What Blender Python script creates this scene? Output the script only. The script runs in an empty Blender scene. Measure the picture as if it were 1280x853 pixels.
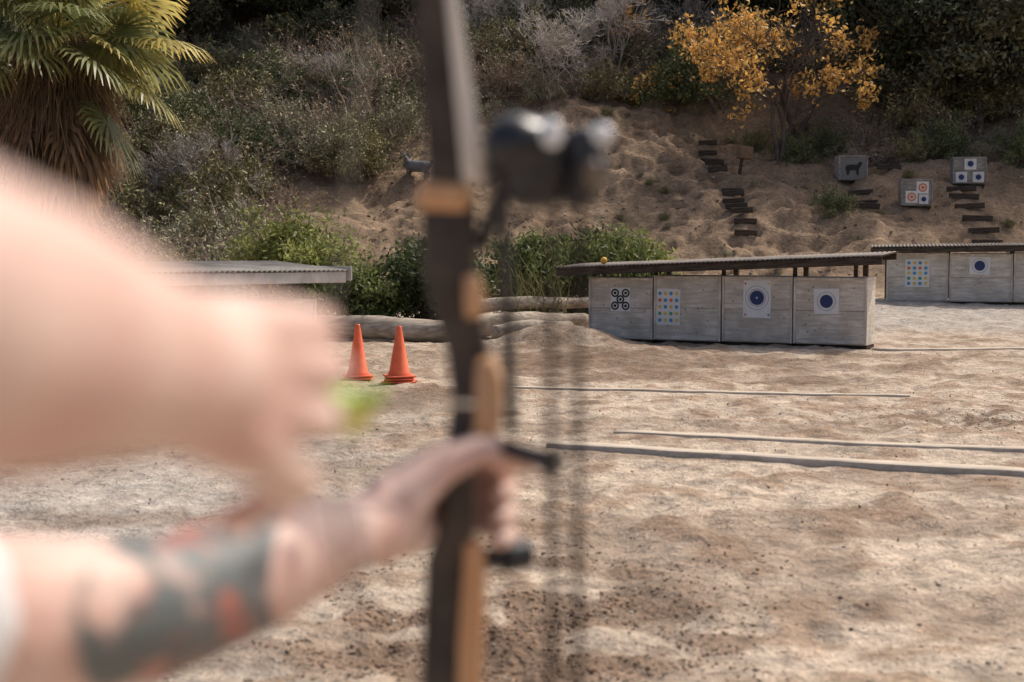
import bpy, bmesh, math, random
import numpy as np
from mathutils import Vector, Matrix, Quaternion
random.seed(7); rng=np.random.default_rng(7)
S=bpy.context.scene; COL=S.collection
S.view_settings.view_transform='Standard'; S.view_settings.look='None'; S.view_settings.exposure=0

# ---------------------------------------------------------------- helpers
def empty(name,loc=(0,0,0),rz=0):
    e=bpy.data.objects.new(name,None); e.location=loc; e.rotation_euler=(0,0,rz); e.empty_display_size=.2
    COL.objects.link(e); return e
def link(o,parent=None):
    COL.objects.link(o)
    if parent is not None: o.parent=parent
    return o
def mesh_np(name,V,F,C=None,mat=None,parent=None,smooth=False,do_link=True):
    V=np.asarray(V,dtype=np.float32); F=np.asarray(F,dtype=np.int32)
    me=bpy.data.meshes.new(name)
    me.vertices.add(len(V)); me.vertices.foreach_set('co',V.ravel())
    me.loops.add(F.size); me.loops.foreach_set('vertex_index',F.ravel())
    me.polygons.add(len(F))
    me.polygons.foreach_set('loop_start',np.arange(0,F.size,4,dtype=np.int32))
    me.polygons.foreach_set('loop_total',np.full(len(F),4,dtype=np.int32))
    me.update(calc_edges=True)
    if C is not None:
        a=me.color_attributes.new('Col','FLOAT_COLOR','POINT')
        c=np.ones((len(V),4),dtype=np.float32); c[:,:3]=C; a.data.foreach_set('color',c.ravel())
    if smooth: me.polygons.foreach_set('use_smooth',np.ones(len(F),dtype=bool))
    if mat: me.materials.append(mat)
    o=bpy.data.objects.new(name,me)
    if do_link: link(o,parent)
    return o
class MB:
    def __init__(s): s.V=[];s.F=[];s.C=[];s.n=0
    def add(s,V,F,C):
        V=np.asarray(V,float).reshape(-1,3); F=np.asarray(F,int).reshape(-1,4)
        C=np.broadcast_to(np.asarray(C,float),(len(V),3))
        s.V.append(V); s.F.append(F+s.n); s.C.append(C); s.n+=len(V)
    def make(s,name,mat,parent=None,smooth=False,do_link=True):
        return mesh_np(name,np.concatenate(s.V),np.concatenate(s.F),np.concatenate(s.C),mat,parent,smooth,do_link)
def unit(a): return a/np.maximum(np.linalg.norm(a,axis=-1,keepdims=True),1e-9)
def leaves(mb,P,l,w,col,var=.25,up=0.0,cscale=None):
    n=len(P); 
    u=unit(rng.normal(size=(n,3))+np.array([0,0,up])); r=rng.normal(size=(n,3)); v=unit(np.cross(u,r))
    s=rng.uniform(.6,1.3,(n,1)); U=u*l*s; W=v*w*s
    V=np.stack([P-U,P+W,P+U,P-W],1).reshape(-1,3)
    F=np.arange(4*n).reshape(-1,4)
    c=np.asarray(col)*(1+var*rng.normal(size=(n,1)))
    if cscale is not None: c=c*cscale[:,None]
    c=np.clip(c,0.004,1); mb.add(V,F,np.repeat(c,4,axis=0))
def tubes(mb,A,B,RA,RB,col,k=5,var=.1):
    A=np.asarray(A,float);B=np.asarray(B,float);RA=np.asarray(RA,float);RB=np.asarray(RB,float)
    n=len(A); d=unit(B-A); ref=np.where(np.abs(d[:,2:3])>.9,np.array([[1,0,0.]]),np.array([[0,0,1.]]))
    u=unit(np.cross(d,ref)); v=np.cross(d,u)
    th=np.arange(k)*2*math.pi/k
    ring=np.cos(th)[None,:,None]*u[:,None]+np.sin(th)[None,:,None]*v[:,None]
    V=np.concatenate([A[:,None]+ring*RA[:,None,None],B[:,None]+ring*RB[:,None,None]],1)
    i=np.arange(k); j=(i+1)%k
    f=np.stack([i,j,j+k,i+k],1); F=(f[None]+(np.arange(n)*2*k)[:,None,None]).reshape(-1,4)
    c=np.clip(np.asarray(col)*(1+var*rng.normal(size=(n,1))),.003,1)
    mb.add(V.reshape(-1,3),F,np.repeat(c,2*k,axis=0))
def hash2(i,j): 
    t=np.sin(i*127.1+j*311.7)*43758.5453; return t-np.floor(t)
def vn(x,y):
    i=np.floor(x);j=np.floor(y);f=x-i;g=y-j;f=f*f*(3-2*f);g=g*g*(3-2*g)
    return (hash2(i,j)*(1-f)+hash2(i+1,j)*f)*(1-g)+(hash2(i,j+1)*(1-f)+hash2(i+1,j+1)*f)*g
def fbm(x,y,o=4):
    s=0;a=.5;t=0
    for k in range(o): s=s+a*vn(x*2**k+17.3*k,y*2**k-9.1*k); t+=a; a*=.5
    return s/t
def sst(a,b,x): t=np.clip((x-a)/(b-a),0,1); return t*t*(3-2*t)

# ---------------------------------------------------------------- materials
def newmat(name):
    m=bpy.data.materials.new(name); m.use_nodes=True; nt=m.node_tree
    return m,nt,nt.nodes['Principled BSDF'],nt.links.new
def mat(name,c1,c2,scale=8,rough=.7,bump=.2,stretch=(1,1,1),metal=0,spec=.4,detail=6,lo=.35,hi=.65,bdist=.01,stain=None):
    m,nt,P,L=newmat(name); N=nt.nodes.new
    tc=N('ShaderNodeTexCoord'); mp=N('ShaderNodeMapping'); mp.inputs['Scale'].default_value=stretch
    no=N('ShaderNodeTexNoise'); no.inputs['Scale'].default_value=scale; no.inputs['Detail'].default_value=detail; no.inputs['Roughness'].default_value=.65
    cr=N('ShaderNodeValToRGB'); cr.color_ramp.elements[0].position=lo; cr.color_ramp.elements[1].position=hi
    cr.color_ramp.elements[0].color=(*c1,1); cr.color_ramp.elements[1].color=(*c2,1)
    L(tc.outputs['Object'],mp.inputs['Vector']); L(mp.outputs[0],no.inputs['Vector']); L(no.outputs['Fac'],cr.inputs[0]); out=cr.outputs[0]
    if stain:
        oi=N('ShaderNodeObjectInfo'); va=N('ShaderNodeVectorMath'); va.operation='ADD'; sc=N('ShaderNodeVectorMath'); sc.operation='SCALE'
        cx=N('ShaderNodeCombineXYZ'); 
        for k in range(3): L(oi.outputs['Random'],cx.inputs[k])
        L(cx.outputs[0],sc.inputs[0]); sc.inputs['Scale'].default_value=37; L(tc.outputs['Object'],va.inputs[0]); L(sc.outputs[0],va.inputs[1]); L(va.outputs[0],mp.inputs['Vector'])
        n2=N('ShaderNodeTexNoise'); n2.inputs['Scale'].default_value=2.6; n2.inputs['Detail'].default_value=5; L(va.outputs[0],n2.inputs['Vector'])
        r=N('ShaderNodeMapRange'); r.inputs[1].default_value=.42; r.inputs[2].default_value=.62; r.inputs[3].default_value=0; r.inputs[4].default_value=.65; L(n2.outputs['Fac'],r.inputs[0])
        x=N('ShaderNodeMix'); x.data_type='RGBA'; L(r.outputs[0],x.inputs[0]); L(out,x.inputs[6]); x.inputs[7].default_value=(*stain,1); out=x.outputs[2]
    L(out,P.inputs['Base Color'])
    if bump>0:
        b=N('ShaderNodeBump'); b.inputs['Strength'].default_value=bump; b.inputs['Distance'].default_value=bdist
        L(no.outputs['Fac'],b.inputs['Height']); L(b.outputs[0],P.inputs['Normal'])
    P.inputs['Roughness'].default_value=rough; P.inputs['Metallic'].default_value=metal; P.inputs['Specular IOR Level'].default_value=spec
    return m
def leafmat(name,trans=.35,rough=.55,spec=.3):
    m,nt,P,L=newmat(name); N=nt.nodes.new
    a=N('ShaderNodeAttribute'); a.attribute_name='Col'
    no=N('ShaderNodeTexNoise'); no.inputs['Scale'].default_value=3; no.inputs['Detail'].default_value=1; tc=N('ShaderNodeTexCoord'); L(tc.outputs['Object'],no.inputs['Vector'])
    mr=N('ShaderNodeMapRange'); mr.inputs['From Min'].default_value=.3; mr.inputs['From Max'].default_value=.7; mr.inputs['To Min'].default_value=.75; mr.inputs['To Max'].default_value=1.2
    L(no.outputs['Fac'],mr.inputs[0])
    mx=N('ShaderNodeVectorMath'); mx.operation='SCALE'; L(a.outputs['Color'],mx.inputs[0]); L(mr.outputs[0],mx.inputs['Scale'])
    L(mx.outputs[0],P.inputs['Base Color']); P.inputs['Roughness'].default_value=rough; P.inputs['Specular IOR Level'].default_value=spec
    if trans>0:
        t=N('ShaderNodeBsdfTranslucent'); L(mx.outputs[0],t.inputs[0]); ms=N('ShaderNodeMixShader'); ms.inputs[0].default_value=trans
        L(P.outputs[0],ms.inputs[1]); L(t.outputs[0],ms.inputs[2]); L(ms.outputs[0],nt.nodes['Material Output'].inputs['Surface'])
    return m
M_leaf=leafmat('foliage'); M_far=leafmat('far_foliage',0,.7,.3); M_bark=leafmat('bark_twigs',0,.85,.1); M_palm=leafmat('palm_frond',.45,.4,.5)
M_stone=leafmat('gravel_stone',0,.9,.2)
M_wood=mat('weathered_plywood',(.52,.475,.41),(.82,.755,.665),5,.85,.3,(.6,1,5),spec=.2,stain=(.44,.385,.31))
M_wood2=mat('weathered_board',(.5,.46,.40),(.84,.78,.69),6,.85,.3,(3,1,1),spec=.2,stain=(.42,.37,.30))
M_dark=mat('dark_timber',(.035,.028,.022),(.11,.085,.065),7,.9,.3,(.5,1,4),spec=.2)
M_roof=mat('rusty_corrugated_steel',(.055,.04,.033),(.16,.135,.12),2.2,.65,.15,(1,1,1),.15,.3)
M_roof2=mat('galvanised_corrugated_steel',(.10,.09,.082),(.24,.225,.21),2.2,.6,.15,(1,1,1),.15,.3)
M_post=mat('roof_end_board',(.42,.41,.38),(.62,.6,.56),5,.85,.3,(1,4,1))
M_paper=mat('target_paper',(.74,.74,.73),(.82,.82,.81),6,.75,.05)
def flat(name,c,rough=.6,metal=0,spec=.4): return mat(name,tuple(x*.85 for x in c),c,12,rough,.05,metal=metal,spec=spec)
M_navy=flat('ink_navy',(.03,.05,.16)); M_black=flat('ink_black',(.02,.02,.022)); M_cy=flat('ink_blue',(.08,.33,.6)); M_or=flat('ink_orange',(.75,.22,.08)); M_ye=flat('ink_yellow',(.8,.6,.15)); M_gr=flat('ink_green',(.12,.4,.2)); M_pale=flat('ink_pale_grey',(.5,.53,.6)); M_grey=flat('print_grey',(.22,.21,.2))
M_log=mat('bare_log',(.26,.20,.145),(.52,.44,.35),5,.85,.5,(.5,4,4),bdist=.02)
M_timber=mat('landscape_timber',(.40,.33,.25),(.62,.53,.43),6,.9,.4,(.5,4,4))
M_cone=mat('orange_cone_rubber',(.85,.14,.05),(.95,.2,.08),10,.5,.05)
M_coneb=mat('cone_base_rubber',(.55,.1,.04),(.85,.15,.06),8,.6,.1)

# ---------------------------------------------------------------- terrain
dents=[(6.1+.26*(-1)**k+.12*math.sin(k*1.7),35.6+k*.46,.22,.30) for k in range(26)]+[(4.2+.24*(-1)**k+k*.05,38+k*.52,.2,.25) for k in range(15)]+[(8.0+.2*(-1)**k+k*.08,36.5+k*.45,.18,.2) for k in range(8)]+[(float(a),float(b),float(c),.15) for a,b,c in zip(rng.uniform(-3,13,150),rng.uniform(35,46,150),rng.uniform(.14,.3,150))]
BOARDS=[((-.4,16.3),(4.3,15.3),.12),((.9,12.3),(5.6,10.75),.15),((.3,11.3),(5.4,9.35),.17),((5.6,21.9),(12.5,23.4),.2)]
def H(x,y):
    x=np.asarray(x,float);y=np.asarray(y,float)
    z=.6*sst(24,34,y)
    yf=34+1.6*(vn(x*.13+3,x*0+1)-.5)
    t=np.maximum(0,y-yf)
    z=z+np.interp(t,[0,1,26,60,400],[0,.33,13,18,26])
    hm=sst(0,3,t); z=z+hm*((fbm(x*.3,y*.3)-.5)*1.5+(fbm(x*1.3+5,y*1.3)-.5)*.42+(fbm(x*4,y*4,2)-.5)*.14)
    ph=t*1.15+2.2*fbm(x*.35+8,y*.35,3); saw=ph-np.floor(ph)
    z=z+hm*sst(-2,2,x)*.22*(saw-.5)*sst(.40,.58,fbm(x*.5+30,y*.5,3))*sst(1,.85,saw)
    z=z+.34*np.exp(-((x-.75)/1.0)**2-((y-23.2)/.7)**2)
    fl=(1-hm)*sst(-2,2,y)
    near=np.zeros_like(x)
    for (ax,ay),(bx_,by_),w in BOARDS:
        dx=bx_-ax;dy=by_-ay;L2=dx*dx+dy*dy; tt=np.clip(((x-ax)*dx+(y-ay)*dy)/L2,0,1); dd=np.hypot(x-ax-tt*dx,y-ay-tt*dy); near=np.maximum(near,np.exp(-(dd/.22)**2))
    lump=fbm(x*3.3+2,y*2.6,3)
    z=z+fl*((fbm(x*.28,y*.28,2)-.5)*.10+(1-.90*near)*((fbm(x*.9+4,y*.9,3)-.5)*.07+(fbm(x*2.2,y*2.2,3)-.5)*.08+(lump-.5)*.085+(fbm(x*8,y*8,2)-.5)*.042))
    ch=np.exp(-((x-4.4)/.9)**2-((y-13.2)/.8)**2)+.8*np.exp(-((x-.0)/.9)**2-((y-6.0)/.8)**2)
    z=z+ch*(fbm(x*5,y*5,3)-.5)*.16
    for dx,dy,dr,dz in dents:
        q=((x-dx)**2+((y-dy)*1.5)**2)/dr**2; z=z-dz*np.exp(-q*q)
    return z
def hz(x,y): return float(H(np.array([x]),np.array([y]))[0])
def axis(segs):
    out=[]
    for a,b,s in segs: out.append(np.arange(a,b-1e-6,s))
    return np.concatenate(out+[np.array([segs[-1][1]])])
xs=axis([(-250,-60,19),(-60,-22,2),(-22,-4,.3),(-4,6.5,.05),(6.5,20,.14),(20,60,2),(60,250,19)])
def gcol(x,y):
    base=np.array([.60,.485,.375]); n1=fbm(x*.35,y*.35); n2=fbm(x*1.6+9,y*1.6); n3=fbm(x*6,y*6,3)
    C=base*(0.72+.30*n1[...,None]+.32*n2[...,None])
    C=C*(1-.32*(sst(.50,.66,n3)*sst(.42,.58,n2))[...,None])
    C=C*(1-.35*sst(.54,.66,fbm(x*3.3+2,y*2.6,3))[...,None]*np.array([.8,1,1.15]))
    g=np.array([.48,.455,.415])
    gm=np.clip(sst(-.2,-2.2,x)*sst(16,14,y)+sst(4.5,6,x)*sst(25.5,27,y)*sst(32,30,y),0,1)*.6
    C=C*(1-gm[...,None])+g*(.75+.5*n3[...,None])*gm[...,None]
    ln=np.clip((y-10.2)/5.6,0,1); lx=-3.9+3.1*ln  # centre line of the shadow streak by the left shelter, painted into ground colour
    dk=1.35*np.exp(-((x+.12)/.8)**2-((y-5.9)/1.0)**2)*sst(.45,.54,fbm(x*2.3+3,y*1.9,4))+ .95*np.exp(-((x-4.5)/1.0)**2-((y-13.2)/.9)**2)*sst(.4,.55,n3)
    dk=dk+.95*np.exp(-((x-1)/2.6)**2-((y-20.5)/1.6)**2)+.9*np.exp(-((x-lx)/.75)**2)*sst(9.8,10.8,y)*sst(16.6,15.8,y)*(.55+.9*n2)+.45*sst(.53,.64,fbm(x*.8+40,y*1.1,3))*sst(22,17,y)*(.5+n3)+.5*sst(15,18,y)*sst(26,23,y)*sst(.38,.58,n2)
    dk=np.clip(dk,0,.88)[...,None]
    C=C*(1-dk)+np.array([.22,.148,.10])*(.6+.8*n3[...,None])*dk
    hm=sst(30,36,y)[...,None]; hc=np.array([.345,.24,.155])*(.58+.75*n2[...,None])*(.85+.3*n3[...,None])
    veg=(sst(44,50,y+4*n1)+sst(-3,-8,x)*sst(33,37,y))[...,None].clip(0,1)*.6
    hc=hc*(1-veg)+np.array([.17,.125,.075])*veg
    return C*(1-hm)+hc*hm
def ground_mat():
    m,nt,P,L=newmat('dry_dirt'); N=nt.nodes.new
    a=N('ShaderNodeAttribute'); a.attribute_name='Col'; tc=N('ShaderNodeTexCoord')
    def noise(s,d=6,r=.65):
        n=N('ShaderNodeTexNoise'); n.inputs['Scale'].default_value=s; n.inputs['Detail'].default_value=d; n.inputs['Roughness'].default_value=r; L(tc.outputs['Object'],n.inputs['Vector']); return n
    n1=noise(9,5); n2=noise(45,3,.7); n0=noise(2.2,4,.6)
    def mr(src,a0,a1,b0,b1):
        r=N('ShaderNodeMapRange'); r.inputs[1].default_value=a0;r.inputs[2].default_value=a1;r.inputs[3].default_value=b0;r.inputs[4].default_value=b1; L(src,r.inputs[0]); return r.outputs[0]
    def mul(p,q):
        r=N('ShaderNodeMath'); r.operation='MULTIPLY'; L(p,r.inputs[0]); L(q,r.inputs[1]); return r.outputs[0]
    f=mul(mul(mr(n1.outputs['Fac'],.3,.7,.66,1.22),mr(n2.outputs['Fac'],.3,.7,.66,1.24)),mr(n0.outputs['Fac'],.35,.65,.84,1.1))
    mx=N('ShaderNodeVectorMath'); mx.operation='SCALE'; L(a.outputs['Color'],mx.inputs[0]); L(f,mx.inputs['Scale']); L(mx.outputs[0],P.inputs['Base Color'])
    b1=N('ShaderNodeBump'); b1.inputs['Strength'].default_value=1; b1.inputs['Distance'].default_value=.06; L(n1.outputs['Fac'],b1.inputs['Height'])
    b2=N('ShaderNodeBump'); b2.inputs['Strength'].default_value=.7; b2.inputs['Distance'].default_value=.014; L(n2.outputs['Fac'],b2.inputs['Height']); L(b1.outputs[0],b2.inputs['Normal'])
    L(b2.outputs[0],P.inputs['Normal']); P.inputs['Roughness'].default_value=.95; P.inputs['Specular IOR Level'].default_value=.15
    return m
M_ground=ground_mat()
def terr(name,ys):
    X,Y=np.meshgrid(xs,ys); Z=H(X,Y); V=np.stack([X,Y,Z],-1).reshape(-1,3)
    nx=len(xs);ny=len(ys); i=(np.arange(ny-1)[:,None]*nx+np.arange(nx-1)[None]).ravel()
    F=np.stack([i,i+1,i+nx+1,i+nx],1)
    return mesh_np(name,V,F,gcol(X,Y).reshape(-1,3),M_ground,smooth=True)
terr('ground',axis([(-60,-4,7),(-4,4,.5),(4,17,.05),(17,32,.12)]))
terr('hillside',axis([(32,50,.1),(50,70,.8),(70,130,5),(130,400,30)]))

# gravel and clods
def rocks(name,P,s,col,var):
    n=len(P); cube=np.array([[x,y,z] for x in(-1,1) for y in(-1,1) for z in(-1,1)],float)*.6
    V=cube[None]*(1+.45*rng.normal(size=(n,8,3)))*s[:,None,None]*np.array([1,1,.65])
    ang=rng.uniform(0,6.28,n); c=np.cos(ang)[:,None];q=np.sin(ang)[:,None]
    V=np.stack([V[...,0]*c-V[...,1]*q,V[...,0]*q+V[...,1]*c,V[...,2]],-1)+P[:,None]
    f=np.array([[0,1,3,2],[4,6,7,5],[0,4,5,1],[2,3,7,6],[0,2,6,4],[1,5,7,3]])
    F=(f[None]+(np.arange(n)*8)[:,None,None]).reshape(-1,4)
    C=np.repeat(np.clip(np.asarray(col)*(1+var*rng.normal(size=(n,1))),.02,.7),8,axis=0)
    return mesh_np(name,V.reshape(-1,3),F,C,M_stone)
n=16000; y=4.2+18*rng.random(n)**1.5; x=rng.uniform(-.42,.42,n)*y; P=np.stack([x,y,H(x,y)],1)
rocks('gravel',P,rng.uniform(.002,.008,n)*(1+1.2*(rng.random(n)>.98)),(.46,.39,.32),.25)
n=9000; x=rng.normal(-.1,.7,n);y=5.9+rng.normal(0,.8,n); k=fbm(x*2.3+3,y*1.9,4)>.48
x=np.concatenate([x[k],rng.normal(4.4,.7,700)]);y=np.concatenate([y[k],rng.normal(13.2,.6,700)])
rocks('soil_clods',np.stack([x,y,H(x,y)],1),.003+.010*rng.random(len(x))**2.5,(.23,.15,.10),.35)
n=900; x=rng.uniform(-4,14,n);y=rng.uniform(33,46,n); rocks('hillside_stones',np.stack([x,y,H(x,y)],1),rng.uniform(.015,.06,n),(.28,.2,.14),.25)
mb=MB(); n=450; y=7+15*rng.random(n); x=rng.uniform(-.3,.42,n)*y; P=np.stack([x,y,H(x,y)+.008],1); leaves(mb,P,.014,.007,(.34,.24,.14),.35); mb.make('leaf_litter',M_far)

# ---------------------------------------------------------------- box helper
def bx(name,size,loc,m,parent=None,bev=.004,rot=(0,0,0)):
    bm=bmesh.new(); bmesh.ops.create_cube(bm,size=1); bmesh.ops.scale(bm,vec=size,verts=bm.verts)
    if bev>0: bmesh.ops.bevel(bm,geom=bm.edges[:],offset=bev,segments=1,affect='EDGES')
    me=bpy.data.meshes.new(name); bm.to_mesh(me); bm.free(); me.materials.append(m)
    o=bpy.data.objects.new(name,me); o.location=loc; o.rotation_euler=rot; return link(o,parent)
def disc(name,r,loc,m,parent,r2=0):
    bm=bmesh.new(); k=28
    a=[bm.verts.new((r*math.cos(t*2*math.pi/k),0,r*math.sin(t*2*math.pi/k))) for t in range(k)]
    if r2<=0: bm.faces.new(a)
    else:
        b=[bm.verts.new((r2*math.cos(t*2*math.pi/k),0,r2*math.sin(t*2*math.pi/k))) for t in range(k)]
        for t in range(k): bm.faces.new((a[t],a[(t+1)%k],b[(t+1)%k],b[t]))
    me=bpy.data.meshes.new(name); bm.to_mesh(me); bm.free(); me.materials.append(m)
    o=bpy.data.objects.new(name,me); o.location=loc; return link(o,parent)
def paper(par,cx,cz,w,h,kind,yf):
    bx('paper_sheet',(w,.004,h),(cx,yf-.004,cz),M_grey if kind=='animal' else M_paper,par,0,rot=(random.uniform(-.012,.012),random.uniform(-.02,.02),0))
    y=yf-.012
    if kind=='five':
        for a,b in((-1,-1),(1,-1),(-1,1),(1,1),(0,0)):
            X=cx+a*w*.27;Z=cz+b*h*.27; disc('ring',w*.2,(X,y,Z),M_black,par,w*.125); disc('spot',w*.07,(X,y,Z),M_black,par)
    elif kind=='dots':
        ms=[M_cy,M_or,M_ye,M_gr]
        for i in range(4):
            for j in range(5):
                disc('dot',w*.075,(cx+(i-1.5)*w*.235,y,cz+(j-2)*h*.185),ms[(i*2+j*3+(i*j)%2)%4],par)
    elif kind=='navy':
        disc('outer_ring',w*.43,(cx,y,cz+h*.04),M_pale,par,w*.405); disc('mid_ring',w*.32,(cx,y,cz+h*.04),M_pale,par,w*.285); disc('bull',w*.255,(cx,y,cz+h*.04),M_navy,par); disc('x_mark',w*.04,(cx,y-.004,cz+h*.04),M_pale,par)
        for a in(-1,1):
            for b in(-1,1): disc('corner_mark',w*.04,(cx+a*w*.42,y,cz+b*h*.42),random.choice([M_or,M_cy,M_ye]),par)
    elif kind=='small': disc('outer_ring',w*.38,(cx,y,cz),M_pale,par,w*.35); disc('bull',w*.26,(cx,y,cz),M_navy,par)
    elif kind=='orange':
        disc('outer_ring',w*.36,(cx,y,cz),M_or,par,w*.24); disc('bull',w*.14,(cx,y,cz),M_or,par)
def tbox(loc,rz,w,h,targets,dep=.55,wm=None):
    wm=wm or M_wood
    e=empty('wooden_target_box',loc,rz)
    bx('body',(w-.03,dep,h-.06),(w/2,.03+dep/2,.06+(h-.06)/2),wm,e)
    ph=(h-.08)/2
    for k in range(2):
        tw=random.uniform(-.006,.006)
        bx('face_plank',(w-.035,.018,ph-.012),(w/2,.019,.07+ph*(k+.5)),wm,e,.003,rot=(0,tw,0))
    for X in(.022,w-.022): bx('edge_trim',(.035,.03,h-.07),(X,.0,.065+(h-.07)/2),wm if wm is not M_wood else M_wood2,e,.004,rot=(0,random.uniform(-.007,.007),0))
    bx('top_trim',(w-.085,.03,.04),(w/2,.0,h-.03),wm if wm is not M_wood else M_wood2,e,.004)
    bx('bottom_skid',(w-.05,dep*.9,.055),(w/2,.06+dep/2,.028),M_dark,e,.004)
    for k in range(26): disc('arrow_hole',random.uniform(.005,.012),(random.uniform(.1,w-.1),.0085,random.uniform(.15,h-.12)),M_dark,e)
    for t in targets: paper(e,t[0]*w,t[1]*h,t[2],t[3],t[4],.007)
    return e
def corrug(name,L_,D,parent,zl,zr,lift,m):
    n=int(L_/.019); X=np.linspace(0,L_,n); prof=.012*np.sin(X*2*math.pi/.076)
    V=[]
    for (yy,dz) in((0,0),(D,lift)):
        for t in(0,-.006):
            V.append(np.stack([X,np.full(n,yy),zl+(zr-zl)*X/L_+prof+dz+t],1))
    V=np.concatenate(V); i=np.arange(n-1)
    F=np.concatenate([np.stack([i,i+1,i+1+2*n,i+2*n],1),np.stack([i+n,i+3*n,i+1+3*n,i+1+n],1),np.stack([i,i+n,i+1+n,i+1],1),np.stack([i+2*n,i+1+2*n,i+1+3*n,i+3*n],1)])
    return mesh_np(name,V,F,None,m,parent,True)
def shelter(pl,pr,nb,h,targs,zl,zr,ol=.5,orr=.3,dep=.8,lift=.06,fas=.10,rm=None,fm=None):
    d=Vector((pr[0]-pl[0],pr[1]-pl[1])); L_=d.length; a=math.atan2(d.y,d.x); u=d/L_; w=L_/nb
    for k in range(nb):
        x=pl[0]+u.x*w*k; y=pl[1]+u.y*w*k; z=pl[2]+(pr[2]-pl[2])*k/nb
        tbox((x,y,z),a+random.uniform(-.016,.016),w-.012,h+random.uniform(-.02,.025),targs[k] if k<len(targs) else [],.55)
    e=empty('target_shelter',(pl[0],pl[1],0),a)
    sl=math.atan2(zr-zl,L_)
    T=L_+ol+orr
    def rz(x): return zl+(zr-zl)*x/L_
    r=corrug('roof_sheet',T,dep+.35,e,rz(-ol),rz(L_+orr),lift,rm or M_roof); r.location=(-ol,-.28,0)
    bx('front_fascia',(T-.04,.045,fas),((L_+orr-ol)/2,-.235,rz((L_+orr-ol)/2)-fas/2-.018),fm or M_dark,e,.004,rot=(0,-sl,0))
    bx('back_beam',(T-.04,.05,.1),((L_+orr-ol)/2,dep-.06,rz((L_+orr-ol)/2)-.07+lift*.85),M_dark,e,.004,rot=(0,-sl,0))
    for k in range(nb+1):
        X=min(w*k,L_-.22); zt=rz(X)-.1; zb=pl[2]+(pr[2]-pl[2])*k/nb
        bx('back_post',(.08,.08,zt+lift*.7-zb+.3),(X,.72,(zt+lift*.7+zb-.3)/2),M_dark,e)
        bx('front_strut',(.06,.05,max(.05,zt-zb-h+.06)),(X-.006 if k else .05,.1,(zt+zb+h+.05)/2),M_dark,e)
        bx('rafter',(.05,dep+.05,.06),(X+.08,.29,zt+.03+lift*.35),M_dark,e,.004,rot=(math.atan2(lift,dep+.35),0,0))
    return e
shelter((1.31,24.3,0),(5.54,22.1,.02),4,1.12,[
  [(.50,.66,.36,.40,'five')],[(.22,.54,.42,.60,'dots')],[(.5,.67,.46,.60,'navy')],[(.45,.66,.40,.40,'small')]],1.28,1.47,.52,.28,fas=.12)
shelter((8.15,31.0,.38),(13.2,29.6,.38),4,1.12,[
  [(.5,.60,.50,.60,'dots')],[(.48,.76,.42,.38,'small')],[(.48,.66,.42,.46,'small')],[(.5,.66,.42,.46,'navy')]],1.62,1.68,.35,.3,fas=.11)
shelter((-5.9,12.9,0),(-2.35,17.2,0),4,1.0,[],1.36,1.33,.3,.25,1.0,.10,.13,M_roof2,M_post)
sh=bpy.data.objects['target_shelter.002']; bx('end_fascia',(.03,1.25,.17),(5.86,.33,1.29),M_post,sh)
bm=bmesh.new(); bmesh.ops.create_icosphere(bm,subdivisions=3,radius=.06); me=bpy.data.meshes.new('yellow_ball')
for v in bm.verts: v.co*=1+.04*math.sin(v.co.x*60)*math.sin(v.co.z*50)
bm.to_mesh(me); bm.free(); me.materials.append(flat('ball_yellow',(.8,.42,.06)))
for p in me.polygons:p.use_smooth=True
o=bpy.data.objects.new('yellow_ball',me); o.location=(1.55,24.05,1.385); link(o)
M_hw=mat('grey_foam_block',(.22,.21,.195),(.46,.44,.41),6,.9,.3,(1,1,3),spec=.2,stain=(.2,.18,.16))
def hillbox(x,y,w,h,ts,rz=0.05):
    z=hz(x+w/2,y)+.02
    e=tbox((x,y,z),rz,w,h,ts,.45,M_hw)
    for X in(.08,w-.08): bx('support_leg',(.06,.06,.5),(X,.12,-.2),M_dark,e)
    return e
e1=hillbox(9.2,40.3,.84,.76,[(.5,.5,.7,.62,'animal')])
hillbox(10.45,38.4,.84,.78,[(.68,.70,.32,.32,'orange'),(.34,.38,.32,.32,'orange'),(.72,.3,.25,.25,'small')],-.1)
hillbox(12.2,39.6,.92,.8,[(.52,.76,.32,.32,'small'),(.26,.3,.3,.28,'small'),(.76,.3,.3,.28,'small')],-.1)
bm=bmesh.new(); pts=[(-.24,.02),(-.18,.1),(-.05,.12),(.1,.11),(.18,.2),(.26,.17),(.22,.08),(.16,.0),(.15,-.18),(.1,-.18),(.08,-.04),(-.1,-.05),(-.13,-.18),(-.18,-.18),(-.2,-.04)]
bm.faces.new([bm.verts.new((a,0,b)) for a,b in pts]); me=bpy.data.meshes.new('boar_print'); bm.to_mesh(me); bm.free(); me.materials.append(M_black)
o=bpy.data.objects.new('boar_print',me); o.location=(.42,-.012,.38); link(o,e1)
for (x0,y0,n,ww) in((12.3,36.9,6,.8),(10.7,40.6,5,.7),(9.6,38.6,3,.7),(6.1,37.2,7,.6),(5.9,41.0,6,.55)):
    e=empty('hillside_steps',(x0,y0,0))
    for k in range(n): 
        yy=y0+k*.45; bx('step_%d'%(k+1),(ww,.07,.15),(.06*math.sin(k*1.3),k*.45,max(hz(x0-.25,yy),hz(x0,yy),hz(x0+.25,yy))+.05),M_dark,e,.01,rot=(0,random.uniform(-.06,.06),random.uniform(-.1,.1)))

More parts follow.
